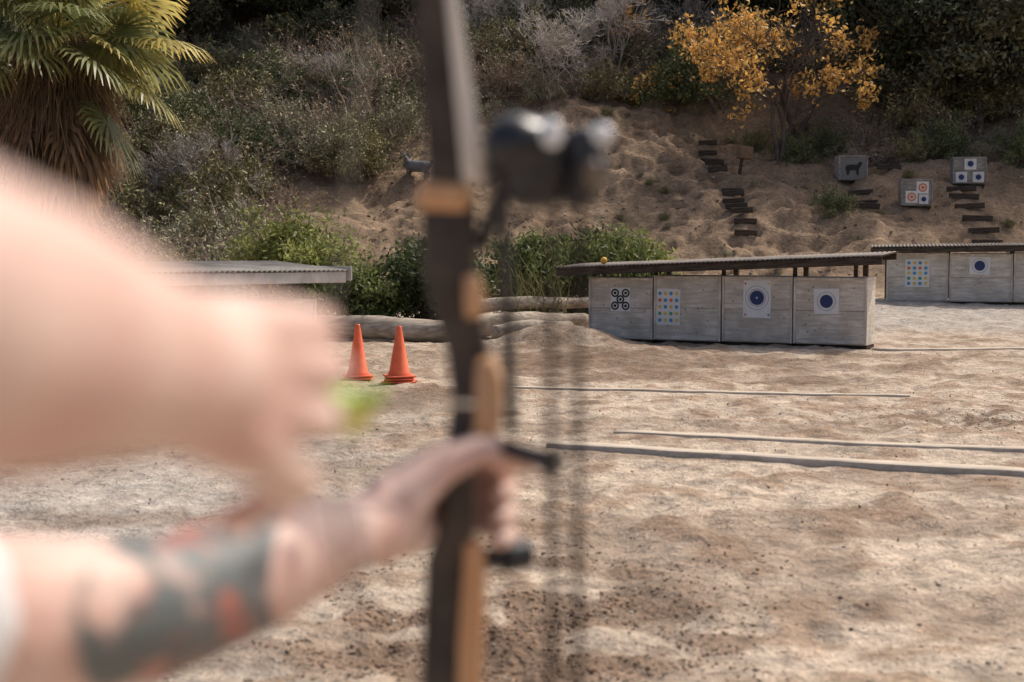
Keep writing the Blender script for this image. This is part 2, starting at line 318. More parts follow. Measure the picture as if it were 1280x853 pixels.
# ---------------------------------------------------------------- timbers, logs, cones
def timber(name,a,b,w,h,m):
    a=Vector(a);b=Vector(b);n=24;d=(b-a); s=Vector((-d.y,d.x,0)).normalized()
    V=[];F=[]
    for i in range(n+1):
        p=a+d*i/n; z=hz(p.x,p.y)
        for (sw,zz) in((-1,-.08),(-1,h-.006),(-.9,h),(.9,h),(1,h-.006),(1,-.08)):
            q=p+s*(sw*w/2+random.uniform(-.002,.002)); V.append((q.x,q.y,z+zz+(random.uniform(-.003,.003))))
    for i in range(n):
        for k in range(5): F.append((i*6+k,i*6+k+1,i*6+k+7,i*6+k+6))
    F+= [(0,5,4,1),(1,4,3,2),(n*6,n*6+1,n*6+4,n*6+5),(n*6+1,n*6+2,n*6+3,n*6+4)]
    return mesh_np(name,V,F,None,m)
for (a,b,w_),h_ in zip(BOARDS,(.018,.018,.042,.03)): timber('landscape_timber',(*a,0),(*b,0),w_,h_,M_timber)
def log(a,b,ra,rb):
    a=Vector(a);b=Vector(b);n=26;k=16;V=[];F=[];d=b-a;q=d.to_track_quat('Z','Y')
    for i in range(n+1):
        t=i/n; r=ra+(rb-ra)*t; c=a+d*t+Vector((0,0,.04*math.sin(t*5)))
        for j in range(k):
            th=j*2*math.pi/k; rr=r*(1+.09*math.sin(3*th+t*6)+.05*math.sin(7*th+t*17)+random.uniform(-.03,.03))
            V.append(c+q@Vector((rr*math.cos(th),rr*math.sin(th),0)))
    for i in range(n):
        for j in range(k): F.append((i*k+j,i*k+(j+1)%k,(i+1)*k+(j+1)%k,(i+1)*k+j))
    V.append(a);V.append(b); m=len(V)
    for j in range(0,k,2):
        F.append((m-2,(j+2)%k,(j+1)%k,j)); F.append((m-1,n*k+j,n*k+(j+1)%k,n*k+(j+2)%k))
    return mesh_np('fallen_log',V,F,None,M_log,smooth=True)
log((-4.2,25.0,.18),(-.8,24.3,.2),.19,.20); log((-.9,24.9,.18),(1.35,26.2,.30),.2,.15); log((-1.0,25.5,.5),(1.5,26.9,.62),.13,.10); log((-.3,24.0,.16),(1.0,24.9,.22),.13,.15)
def cone(x,y,h,stack):
    e=empty('traffic_cone',(x,y,hz(x,y)-.005),random.uniform(-.3,.3))
    for s in range(stack):
        z=.02+.032*s; 
        bx('base',(.36-.012*s,.36-.012*s,.022),(0,0,z),M_coneb,e,.008,rot=(0,0,s*.22))
    z0=.02+.032*(stack-1)+.01
    prof=[(.135,0),(.132,.03),(.118,.045),(.03,h-z0-.02),(.026,h-z0),(.019,h-z0),(.019,h-z0-.03)]
    k=28;V=[];F=[]
    for r,z in prof:
        for j in range(k): V.append((r*math.cos(j*2*math.pi/k),r*math.sin(j*2*math.pi/k),z0+z))
    for i in range(len(prof)-1):
        for j in range(k): F.append((i*k+j,i*k+(j+1)%k,(i+1)*k+(j+1)%k,(i+1)*k+j))
    mesh_np('cone_body',V,F,None,M_cone,e,True)
cone(-1.32,16.6,.67,3); cone(-1.88,17.3,.68,2)

# ---------------------------------------------------------------- vegetation
def grow(p,d,L_,r,lev,segs,tips,nb=3,spread=.6,up=.15,jit=.15,shr=.68):
    n=3
    for i in range(n):
        d=(d+Vector((random.gauss(0,jit),random.gauss(0,jit),random.gauss(0,jit)+up*.3))).normalized()
        q=p+d*L_/n; r2=r*.86; segs.append((p,q,r,r2,lev)); 
        if i>0 and lev>0 and random.random()<.55:
            dd=(d+Vector((random.gauss(0,spread),random.gauss(0,spread),random.gauss(0,spread*.7)+up))).normalized()
            grow(q,dd,L_*shr*.9,r2*.55,lev-1,segs,tips,nb,spread,up,jit,shr)
        p=q;r=r2
    if lev<=0: tips.append(p); return
    for k in range(nb):
        dd=(d+Vector((random.gauss(0,spread),random.gauss(0,spread),random.gauss(0,spread*.7)+up))).normalized()
        grow(p,dd,L_*shr*random.uniform(.8,1.2),r*.66,lev-1,segs,tips,nb,spread,up,jit,shr)
def segmesh(mb,segs,col,k=4,rmin=.004):
    A=[s[0] for s in segs];B=[s[1] for s in segs]
    tubes(mb,[tuple(a) for a in A],[tuple(b) for b in B],[max(rmin,s[2]) for s in segs],[max(rmin*.8,s[3]) for s in segs],col,k)
def clumps(mb,c,R,nc,nl,l,w,col,sig=.22,up=0,shell=.5,zmin=None):
    d=unit(rng.normal(size=(nc,3))); rad=(shell+(1-shell)*rng.random((nc,1)))**.8
    C=np.asarray(c)+d*rad*np.asarray(R)*(1+.15*rng.normal(size=(nc,1)))
    if zmin is not None: C[:,2]=np.maximum(C[:,2],zmin)
    idx=rng.integers(0,nc,nl); s=rng.uniform(.6,1.5,nc)*sig; tone=rng.uniform(.6,1.45,nc)
    P=C[idx]+rng.normal(size=(nl,3))*s[idx][:,None]*np.mean(R)*np.array([1,1,.7])
    leaves(mb,P,l,w,col,.25,up,tone[idx]); return C
def stems(mb,base,C,r,col,bow=.15):
    base=np.asarray(base,float); n=len(C); mid=(base+C)/2+rng.normal(size=(n,3))*bow; 
    b=np.broadcast_to(base,(n,3))+rng.normal(size=(n,3))*np.array([.12,.12,0])
    tubes(mb,b,mid,np.full(n,r),np.full(n,r*.7),col,4); tubes(mb,mid,C,np.full(n,r*.7),np.full(n,r*.3),col,4)
def shrub(name,x,y,w,h,col,nl=5000,l=.06,lw=.022,nc=60,up=.4,sig=.16):
    e=empty(name,(x,y,hz(x,y)-.05))
    mb=MB(); C=clumps(mb,(0,0,h*.52),(w/2,w/2*.8,h*.48),nc,nl,l,lw,col,sig,up,.35,.08); mb.make('leaves',M_leaf,e)
    sb=MB(); stems(sb,(0,0,0),C,.014,(.16,.12,.09)); 
    T=C[rng.integers(0,len(C),50)]; E=T+rng.normal(size=(50,3))*.14+np.array([0,0,.32]); tubes(sb,T,E,np.full(50,.006),np.full(50,.003),(.2,.16,.1),4); sb.make('stems',M_bark,e)
    lb=MB(); ii=rng.integers(0,50,700); tt=rng.random((700,1)); leaves(lb,T[ii]+(E[ii]-T[ii])*tt+rng.normal(size=(700,3))*.03,l,lw,np.array(col)*1.2,.25,.6); lb.make('shoot_leaves',M_leaf,e); return e
G1=(.26,.28,.085);G2=(.10,.13,.05);G3=(.15,.18,.06)
shrub('green_shrub',-4.0,27.2,2.8,2.15,G1,9500,.07,.022,80)
shrub('green_shrub',-2.75,25.8,1.6,1.35,G3,6500,.06,.022,60)
shrub('green_shrub',-1.45,26.2,1.9,1.8,G2,9000,.06,.024,80)
shrub('green_shrub',.35,27.6,2.2,1.75,G3,8000,.07,.022,80)
shrub('green_shrub',1.6,28.2,2.4,1.8,G3,8000,.08,.02,80,.8)
shrub('green_shrub',2.7,28.6,1.6,1.3,G1,4000,.08,.02,50,.8)
shrub('green_shrub',-5.9,26.0,1.8,1.4,G2,5000,.07,.022,60)
mb=MB()
for k in range(70):
    x0=random.gauss(0,.35);y0=random.gauss(0,.2);hh=random.uniform(.8,1.5);a=Vector((x0,y0,0));b=Vector((x0+random.gauss(0,.12),y0,hh*.6));c=Vector((b.x+random.gauss(0,.25),y0+random.gauss(0,.15),hh))
    tubes(mb,[a,b],[b,c],[.009,.007],[.007,.003],(.33,.31,.13),4)
e=empty('reed_clump',(.35,26.4,hz(.35,26.4))); mb.make('reeds',M_leaf,e)
def dry_shrub(name,w,h,nst,col,lcol,nl):
    mb=MB(); A=[];B=[];RA=[];RB=[];LP=[]
    for k in range(nst):
        th=random.uniform(0,6.28);el=random.uniform(.25,1.4);d=Vector((math.cos(th)*math.cos(el)*w/2/h*1.4,math.sin(th)*math.cos(el)*w/2/h*1.4,math.sin(el)));p=Vector((random.gauss(0,w*.08),random.gauss(0,w*.08),0));L_=h*random.uniform(.6,1.05);r=.012
        for i in range(4):
            d=(d+Vector((random.gauss(0,.16),random.gauss(0,.16),random.gauss(0,.12)-.03))).normalized();q=p+d*L_/4;A.append(tuple(p));B.append(tuple(q));RA.append(r);RB.append(r*.75)
            for t in range(3 if i>0 else 0):
                dd=(d+Vector((random.gauss(0,.6),random.gauss(0,.6),random.gauss(0,.5)))).normalized();qq=q+dd*L_*random.uniform(.1,.28);A.append(tuple(q));B.append(tuple(qq));RA.append(r*.5);RB.append(.003);LP.append(tuple(qq));LP.append(tuple((q+qq)/2))
            p=q;r*=.75
    tubes(mb,A,B,RA,RB,col,3,.2)
    ob=mb.make(name+'_stems',M_bark,do_link=False)
    lb=MB(); LP=np.array(LP); idx=rng.integers(0,len(LP),nl); leaves(lb,LP[idx]+rng.normal(size=(nl,3))*.06,.045,.016,lcol,.3,.3)
    ol=lb.make(name+'_leaves',M_far,do_link=False); return ob.data,ol.data
DV=[dry_shrub('sage',1.8,1.2,60,(.38,.33,.27),(.33,.31,.195),4200),dry_shrub('dead_brush',1.9,1.3,80,(.42,.34,.28),(.37,.265,.16),900),dry_shrub('green_brush',1.8,1.3,50,(.18,.14,.1),(.135,.16,.065),5500),dry_shrub('olive_brush',1.7,1.2,50,(.24,.19,.14),(.26,.235,.11),5000)]
brush=empty('hillside_brush')
def inst(pair,x,y,s,parent,dz=-.08):
    rzv=random.uniform(0,6.28); z=hz(x,y)+dz
    for i,me in enumerate(pair):
        o=bpy.data.objects.new(me.name,me); o.location=(x,y,z); o.rotation_euler=(0,0,rzv); o.scale=(s,s,s); link(o,parent)
for k in range(175):
    x=-3.0-11.5*random.random()**.9; y=random.uniform(33.5,50)
    if x>-6 and y<40.5: continue
    t=random.choices([0,1,2,3],[4.5,5,1.7,3])[0]
    inst(DV[t],x,y,random.uniform(.6,1.45),brush)
for k in range(120):
    x=random.uniform(-4,20); y=random.uniform(45.6,53)+ (0 if x<11 else -3)
    inst(DV[random.choices([0,1,2,3],[2,4,2.6,3])[0]],x,y,random.uniform(.7,1.4),brush)
for (x,y,s,t) in((8.6,38.4,.6,2),(8.9,38.7,.45,3),(8.2,42.0,.75,2),(12.5,41.5,.8,2),(10.2,41.6,.8,1),(11.6,41.4,.7,3),(3.2,46,1,3),(1,45.6,.8,0),(14.6,40.8,1,2),(15.2,39.0,.9,3),(14.9,38,.6,1),(9.7,41.2,.6,1),(-1.5,44.5,.9,0),(-.5,46,1,1),(.4,38.5,.35,1),(2.5,36.7,.3,0),(5.2,36.2,.3,3),(7.4,43.2,.6,3),(9.4,43,.8,2),(10.6,43.2,.9,1),(12.8,42.6,.8,3)):
    inst(DV[t],x,y,s,brush)
for k in range(14): inst(DV[random.choice([1,2,3])],random.uniform(14.3,19),random.uniform(38,46),random.uniform(.7,1.3),brush)
for k in range(40): inst(DV[random.choice([1,1,0,3])],random.uniform(-12,-5.5),random.uniform(27.5,34),random.uniform(.7,1.35),brush)
for k in range(120): inst(DV[random.choice([0,1,1,3])],random.uniform(-4,14),random.uniform(34.0,46),random.uniform(.07,.24),brush,-.01)
def bigtree(name,col,h,R,nl,nc,l=.11,w=.05):
    segs=[];tips=[]; grow(Vector((0,0,0)),Vector((.05,0,1)),h*.38,h*.035,3,segs,tips,3,.55,.15); sb=MB(); segmesh(sb,segs,(.12,.095,.07),5,.012)
    mb=MB(); clumps(mb,(0,0,h*.62),(R,R,h*.42),nc,nl,l,w,col,.11,0,.3); 
    a=sb.make(name+'_limbs',M_bark,do_link=False); b=mb.make(name+'_crown',M_far,do_link=False); return a.data,b.data
BT=[bigtree('oak',(.078,.092,.048),6.5,2.6,22000,110),bigtree('oak2',(.11,.108,.058),5.5,2.3,18000,95),bigtree('juniper',(.082,.086,.055),7,2.0,18000,90)]
dist=empty('distant_trees')
for k in range(38):
    x=-25+50*k/37+random.uniform(-.6,.6); y=random.uniform(52,57) ; inst(BT[k%3],x,y,random.uniform(.85,1.25),dist,-.3)
for k in range(12):
    x=-24+48*k/11; inst(BT[(k+1)%3],x,random.uniform(61,66),1.5,dist,-.5)
for (x,y,s,t) in((-13.5,44,.9,1),(-10.5,47.5,.85,2),(-7.5,50,.8,0),(-15,40,.9,0),(-4.2,50.5,.7,1),(-12,51,.9,2),(-6,48.5,.42,1),(9.5,50,.7,0),(6.5,50.5,.7,2)): inst(BT[t],x,y,s,dist,-.2)
for (x,y,s,t) in((12.2,45.0,.85,0),(14.2,43.5,.9,1),(16.5,44.5,.95,0),(11.5,48,.9,2)):
    e=empty('oak_tree',(x,y,hz(x,y)-.2),random.uniform(0,6)); e.scale=(s,s,s)
    for me,nm in zip(BT[t],('limbs','crown')): link(bpy.data.objects.new(nm,me),e)
def bare(x,y,h,col=(.55,.49,.45),lean=0):
    segs=[];tips=[]; 
    for k in range(4): grow(Vector((random.gauss(0,.25),random.gauss(0,.2),0)),Vector((random.gauss(0,.55)+lean,random.gauss(0,.4),1)).normalized(),h*.36,h*.013,4,segs,tips,3,.55,.12,.16)
    mb=MB(); segmesh(mb,segs,col,3,.009); e=empty('bare_tree',(x,y,hz(x,y)-.1)); mb.make('branches',M_bark,e)
bare(.9,46.8,3.3,(.58,.52,.46)); bare(3.1,47.3,3.4,(.52,.46,.41)); bare(-.3,48.6,3.4,(.5,.45,.4)); bare(-8.6,38.5,2.4,(.36,.32,.28)); bare(5.0,49.0,3.0,(.42,.37,.32)); bare(-5.8,44.5,2.3,(.45,.4,.34)); bare(2,45.6,2.5,(.58,.52,.47))
def yellow(x,y,h,nt,lean=0,dens=9,th=.42):
    segs=[];tips=[]
    for k in range(nt): grow(Vector((random.gauss(0,.12),0,0)),Vector((random.gauss(0,.35)+lean,random.gauss(0,.25),1)).normalized(),h*.36,h*.018,4,segs,tips,2,.55,.12,.17,.72)
    e=empty('yellow_leaf_tree',(x,y,hz(x,y)-.1)); sb=MB(); segmesh(sb,segs,(.13,.105,.09),4,.010); sb.make('branches',M_bark,e)
    T=np.array([tuple(t) for t in tips]); keep=fbm(T[:,0]*.9+4,T[:,2]*.9,2)>th; T=T[keep] if keep.sum()>20 else T
    nl=int(len(T)*dens); idx=rng.integers(0,len(T),nl); mb=MB(); leaves(mb,T[idx]+rng.normal(size=(nl,3))*.12,.085,.042,(.80,.46,.13),.22); 
    leaves(mb,T[idx[:nl//3]]+rng.normal(size=(nl//3,3))*.25,.06,.03,(.46,.34,.13),.25); mb.make('leaves',M_leaf,e)
yellow(7.6,41.6,4.6,3,0,9,.38); yellow(8.8,44.0,4.6,3,.1,8); yellow(6.6,45,4.0,2,-.1,6,.45); yellow(4.1,48.5,2.4,2,0,4,.47)

def palm(x,y):
    e=empty('fan_palm',(x,y,hz(x,y)-.05)); hc=4.25
    V=[];F=[];k=16;n=24
    for i in range(n+1):
        t=i/n; r=.24*(1-.15*t)*(1+.06*(i%2))
        for j in range(k): V.append((r*math.cos(j*2*math.pi/k),r*math.sin(j*2*math.pi/k),t*hc))
    for i in range(n):
        for j in range(k): F.append((i*k+j,i*k+(j+1)%k,(i+1)*k+(j+1)%k,(i+1)*k+j))
    mesh_np('trunk',V,F,None,mat('palm_trunk',(.1,.07,.05),(.24,.18,.13),12,.9,.6,(1,1,3)),e,True)
    mb=MB(); db=MB()
    def fan(mbx,az,el,pl,R,col,droop,base,ns=34):
        d=Vector((math.cos(az)*math.cos(el),math.sin(az)*math.cos(el),math.sin(el))); b=Vector(base); hub=b+d*pl+Vector((0,0,-.12*pl)); mid=b+d*pl*.5
        tubes(mbx,[b,mid],[mid,hub],[.02,.014],[.014,.009],(col[0]*1.3,col[1]*1.2,col[2]),4)
        dd=(hub-mid).normalized(); side=dd.cross(Vector((0,0,1)))
        if side.length<.1: side=Vector((1,0,0))
        side.normalize(); nrm=side.cross(dd).normalized()
        tilt=random.uniform(-.7,.7); side=(side*math.cos(tilt)+nrm*math.sin(tilt)).normalized(); nrm=side.cross(dd).normalized()
        for s in range(ns):
            a=(s/(ns-1)-.5)*math.radians(290); v=dd*math.cos(a)+side*math.sin(a); L_=R*(.72+.28*math.cos(a*.6))*random.uniform(.93,1.05)
            wv=(-dd*math.sin(a)+side*math.cos(a)); w0=.006; w1=R*.5*math.radians(290)/ns*.52
            fold=nrm*(.03 if s%2 else -.03)*R; g=Vector((0,0,-1))
            p0=hub+v*.02; p1=hub+v*L_*.5+g*droop*.06*L_+fold; p2=hub+v*L_*.78+g*droop*.22*L_+fold*.5; p3=hub+v*L_*.98+g*droop*.6*L_
            c=np.array(col)*random.uniform(.75,1.25)
            VV=[p0-wv*w0,p0+wv*w0,p1-wv*w1,p1+wv*w1,p2-wv*w1*.75,p2+wv*w1*.75,p3-wv*.003,p3+wv*.003]
            CC=np.array([c,c,c,c,c*1.1,c*1.1,c*[1.6,1.3,1.1],c*[1.6,1.3,1.1]])
            mbx.add([tuple(q) for q in VV],[[0,1,3,2],[2,3,5,4],[4,5,7,6]],np.clip(CC,0,.8))
    for i in range(40):
        az=i*2.399; el=math.radians(random.uniform(-12,75)); g=random.random()
        col=(.19,.21,.085) if g<.5 else ((.42,.37,.13) if g<.8 else (.27,.28,.10))
        fan(mb,az,el,random.uniform(.7,1.15),random.uniform(.58,.78),col,random.uniform(.2,.9),(0,0,hc+random.uniform(-.1,.25)))
    for az,el,pl,R,col in((-.15,.12,1.45,.68,(.50,.42,.13)),(-.35,-.35,1.35,.66,(.34,.32,.11)),(-.6,-.75,1.3,.68,(.17,.20,.08)),(-1.6,.0,1.1,.72,(.2,.23,.09)),(-1.2,.35,1.1,.75,(.2,.23,.09)),(-.25,.55,1.3,.7,(.50,.42,.13)),(-2.2,.1,1.1,.75,(.2,.22,.09)),(-.9,-.15,1.2,.66,(.22,.25,.1))):
        fan(mb,az,el,pl,R,col,.5,(0,0,hc))
    mb.make('fronds',M_palm,e)
    for i in range(60):
        az=i*2.399; fan(db,az,math.radians(random.uniform(-86,-56)),random.uniform(.3,.95),random.uniform(.55,.75),(.31,.21,.125),random.uniform(.6,1.3),(0,0,hc-random.uniform(.05,.9)),22)
    n=2600;A=[];B=[]
    for i in range(n):
        th=random.uniform(0,6.28);r=random.uniform(.28,.82);z=hc-random.uniform(-.1,1.0);L_=random.uniform(.4,1.1)
        A.append((r*.7*math.cos(th),r*.7*math.sin(th),z));B.append((r*math.cos(th)+random.gauss(0,.1),r*math.sin(th)+random.gauss(0,.1),z-L_))
    tubes(db,A,B,np.full(n,.008),np.full(n,.003),(.38,.26,.16),3,.35)
    db.make('dead_frond_skirt',M_palm,e)
palm(-5.8,18.3)

# ---------------------------------------------------------------- remeshed organic forms
def blob(name,chains,voxel,m,parent=None,sm=5):
    bm=bmesh.new()
    for ch in chains:
        for p,r in ch: bmesh.ops.create_icosphere(bm,subdivisions=3 if r>.015 else 2,radius=r,matrix=Matrix.Translation(p))
        for (p,r),(q,s) in zip(ch[:-1],ch[1:]):
            p=Vector(p);q=Vector(q);d=q-p
            if d.length<1e-4: continue
            bmesh.ops.create_cone(bm,cap_ends=True,segments=20,radius1=r*.99,radius2=s*.99,depth=d.length,matrix=Matrix.Translation((p+q)/2)@d.to_track_quat('Z','Y').to_matrix().to_4x4())
    me=bpy.data.meshes.new(name); bm.to_mesh(me); bm.free(); me.materials.append(m)
    o=bpy.data.objects.new(name,me); link(o,parent)
    r=o.modifiers.new('remesh','REMESH'); r.mode='VOXEL'; r.voxel_size=voxel; r.use_smooth_shade=True
    s=o.modifiers.new('smooth','SMOOTH'); s.factor=.5; s.iterations=sm
    return o
def decoy(x,y,s,rz,col,name):
    e=empty(name,(x,y,hz(x,y)-.05),rz); e.scale=(s,s,s); m=mat(name+'_foam',tuple(c*.6 for c in col),col,9,.85,.3)
    ch=[[((-.34,0,.42),.16),((-.1,0,.40),.18),((.15,0,.42),.19),((.3,0,.47),.15)],[((.3,0,.52),.12),((.40,0,.66),.09),((.48,0,.72),.08),((.60,0,.68),.05),((.64,0,.66),.04)]]
    for sy in(-.1,.1):
        ch.append([((.26,sy,.4),.08),((.27,sy,.24),.045),((.26,sy,.04),.034),((.29,sy,.02),.036)])
        ch.append([((-.33,sy,.42),.11),((-.27,sy,.29),.07),((-.39,sy,.19),.04),((-.37,sy,.04),.034),((-.34,sy,.02),.036)])
        ch.append([((.48,sy*.6,.78),.04),((.40,sy*1.3,.83),.04),((.34,sy*1.7,.76),.034),((.38,sy*1.9,.67),.028),((.45,sy*2,.66),.018)])
    ch.append([((-.48,0,.46),.05),((-.54,0,.4),.03)])
    blob('body',ch,.018,m,e,3)
decoy(-2.72,40.8,.9,2.7,(.22,.22,.23),'ram_decoy')
e=empty('stump_target',(6.55,41.0,hz(6.55,41.0))); bx('stake',(.09,.09,.7),(0,0,.3),M_dark,e,.01,rot=(0,.15,0)); bx('block',(.4,.3,.36),(.12,0,.72),mat('foam_brown',(.16,.1,.06),(.26,.17,.1),9,.9,.3),e,.03,rot=(0,.1,.2))

# ---------------------------------------------------------------- archer
def skinmat(tattoo):
    m,nt,P,L=newmat('skin_tattooed' if tattoo else 'skin'); N=nt.nodes.new; tc=N('ShaderNodeTexCoord')
    def noise(s,d=4):
        n=N('ShaderNodeTexNoise'); n.inputs['Scale'].default_value=s; n.inputs['Detail'].default_value=d; L(tc.outputs['Object'],n.inputs['Vector']); return n
    n=noise(16); cr=N('ShaderNodeValToRGB'); cr.color_ramp.elements[0].position=.3; cr.color_ramp.elements[1].position=.7
    cr.color_ramp.elements[0].color=(.64,.38,.31,1); cr.color_ramp.elements[1].color=(.75,.56,.47,1); L(n.outputs['Fac'],cr.inputs[0]); out=cr.outputs[0]
    if tattoo:
        sx=N('ShaderNodeSeparateXYZ'); L(tc.outputs['Object'],sx.inputs[0])
        def band(a,b,e):
            r=N('ShaderNodeMapRange'); r.inputs[1].default_value=a-e;r.inputs[2].default_value=a; L(sx.outputs[0],r.inputs[0])
            q=N('ShaderNodeMapRange'); q.inputs[1].default_value=b;q.inputs[2].default_value=b+e;q.inputs[3].default_value=1;q.inputs[4].default_value=0; L(sx.outputs[0],q.inputs[0])
            t=N('ShaderNodeMath'); t.operation='MULTIPLY'; L(r.outputs[0],t.inputs[0]); L(q.outputs[0],t.inputs[1]); return t.outputs[0]
        def thr(sc,a,b,bd):
            n=noise(sc,3); r=N('ShaderNodeMapRange'); r.inputs[1].default_value=a;r.inputs[2].default_value=b; L(n.outputs['Fac'],r.inputs[0])
            t=N('ShaderNodeMath'); t.operation='MULTIPLY'; L(r.outputs[0],t.inputs[0]); L(bd,t.inputs[1]); return t.outputs[0]
        for fac,col in((thr(17,.36,.46,band(-.265,-.182,.006)),(.13,.145,.14)),(thr(24,.51,.59,band(-.238,-.195,.01)),(.5,.17,.12)),(thr(30,.40,.50,band(-.193,-.180,.003)),(.08,.085,.085)),(thr(34,.5,.6,band(-.134,-.122,.005)),(.34,.26,.24))):
            x=N('ShaderNodeMix'); x.data_type='RGBA'; L(fac,x.inputs[0]); L(out,x.inputs[6]); x.inputs[7].default_value=(*col,1); out=x.outputs[2]
    L(out,P.inputs['Base Color']); P.inputs['Roughness'].default_value=.5; P.inputs['Specular IOR Level'].default_value=.4
    P.inputs['Subsurface Weight'].default_value=.1; P.inputs['Subsurface Radius'].default_value=(.02,.008,.004); P.inputs['Subsurface Scale'].default_value=.4
    return m
SK=skinmat(False); SKT=skinmat(True)
arch=empty('archer')
W=(-.115,1.235,1.358); ch=[[((-.40,.74,1.415),.060),((-.33,.86,1.368),.058),((-.262,.975,1.346),.052),((-.235,1.025,1.346),.050),((-.195,1.10,1.349),.046),((-.155,1.17,1.355),.036),(W,.029)]]
kn=[((-.072,1.336,1.400),.0145),((-.081,1.342,1.378),.0145),((-.083,1.340,1.355),.014),((-.080,1.330,1.333),.0125)]
for (p,r),oz in zip(kn,(.016,.006,-.005,-.014)): ch.append([((W[0],W[1],W[2]+oz),.023),((W[0]*.55+p[0]*.45,W[1]*.45+p[1]*.55,(W[2]+oz)*.5+p[2]*.5),.0185),(p,r)])
for i,((p,r),f) in enumerate(zip(kn,(1,1.05,1,.88))):
    z=p[2]; ch.append([(p,r),((-.056,1.338+.044*f,z+.001),.0108),((-.022,1.338+.040*f,z-.003),.0102),((-.002,1.338+.012*f,z-.007),.0095),((-.012,1.325,z-.009),.0085)])
ch.append([((-.100,1.245,1.376),.024),((-.066,1.276,1.402),.0185),((-.034,1.298,1.414),.0145),((-.008,1.310,1.409),.0130),((.014,1.325,1.398),.0110)])
blob('bow_arm_and_hand',ch,.0028,SKT,arch,4)
W=(-.125,.58,1.549); ch=[[((-.40,.27,1.45),.056),((-.28,.275,1.53),.050),((-.19,.30,1.592),.045),((-.164,.37,1.584),.046),((-.151,.43,1.574),.0435),((-.138,.51,1.560),.036),(W,.0285)]]
kn=[((-.103,.655,1.563),.0135),((-.099,.665,1.543),.0135),((-.102,.662,1.521),.0125),((-.110,.65,1.500),.0115)]
for (p,r),oz in zip(kn,(.014,.004,-.007,-.016)): ch.append([((W[0],W[1],W[2]+oz),.022),((W[0]*.5+p[0]*.5,W[1]*.45+p[1]*.55,(W[2]+oz)*.5+p[2]*.5),.018),(p,r)])
for i,((p,r),f) in enumerate(zip(kn,(.95,1.05,1,.8))):
    x,yy,z=p; dz=(-.002,-.003,-.006,-.014)[i]
    ch.append([(p,r),((x+.008,yy+.042*f,z+dz),.0105),((x-.010,yy+.060*f,z+dz*1.8),.0095),((x-.028,yy+.048*f,z+dz*2.4),.0085)])
ch.append([((-.132,.60,1.541),.019),((-.144,.635,1.534),.0145),((-.144,.67,1.526),.0115),((-.136,.70,1.523),.0095)])
blob('draw_arm_and_hand',ch,.0028,SK,arch,4)
shirt=mat('white_shirt',(.66,.65,.64),(.78,.77,.76),7,.85,.3); jean=mat('denim',(.03,.045,.09),(.07,.1,.17),20,.9,.3)
ch=[[((-.47,.33,1.38),.085),((-.47,.63,1.38),.085)],[((-.47,.37,1.25),.12),((-.47,.59,1.25),.12)],[((-.47,.39,1.08),.105),((-.47,.57,1.08),.105)],[((-.47,.38,.93),.115),((-.47,.58,.93),.115)],
    [((-.47,.37,1.25),.12),((-.47,.39,1.08),.105),((-.47,.38,.93),.115)],[((-.47,.59,1.25),.12),((-.47,.57,1.08),.105),((-.47,.58,.93),.115)],[((-.47,.48,1.25),.12),((-.47,.48,.93),.115)],
    [((-.47,.36,1.39),.08),((-.43,.27,1.43),.075),((-.33,.268,1.505),.064)],[((-.47,.6,1.39),.08),((-.42,.71,1.415),.072),((-.350,.825,1.380),.064)],[((-.47,.48,1.4),.075),((-.47,.48,1.47),.062)]]
blob('shirt',ch,.012,shirt,arch,4)
blob('neck_and_head',[[((-.47,.48,1.44),.056),((-.46,.485,1.54),.055)],[((-.475,.475,1.66),.082),((-.46,.51,1.65),.078),((-.458,.53,1.6),.062),((-.455,.55,1.565),.042)],[((-.455,.592,1.655),.012),((-.453,.612,1.62),.013)],[((-.455,.575,1.585),.02)],[((-.39,.48,1.63),.016),((-.388,.475,1.655),.015)],[((-.545,.48,1.63),.016),((-.547,.475,1.655),.015)]],.005,SK,arch,4)
for ex in(-.487,-.427): blob('eye',[[((ex,.582,1.652),.012)]],.002,flat('eye_white',(.7,.7,.7),.2),arch,1)
blob('mouth',[[((-.475,.594,1.59),.006),((-.44,.594,1.59),.006)]],.002,flat('lips',(.45,.16,.13)),arch,1)
blob('hair',[[((-.475,.455,1.69),.09),((-.47,.50,1.705),.078),((-.475,.43,1.64),.075)]],.006,mat('hair',(.03,.02,.013),(.09,.06,.04),60,.6,.6,(1,1,.2)),arch,2)
ch=[[((-.47,.40,.93),.12),((-.47,.56,.93),.12)]]
for y0,y1 in((.39,.24),(.57,.74)): ch.append([((-.47,y0,.88),.105),((-.465,(y0+y1)/2,.5),.065),((-.475,(y0+y1)/2,.42),.062),((-.48,y1,.12),.05)])
blob('trousers',ch,.012,jean,arch,4)
for y1 in(.24,.74): blob('shoe',[[((-.5,y1,.06),.045),((-.42,y1,.045),.04),((-.32,y1,.035),.032)]],.008,mat('shoe',(.04,.04,.04),(.1,.1,.1),9,.7,.1),arch,2)

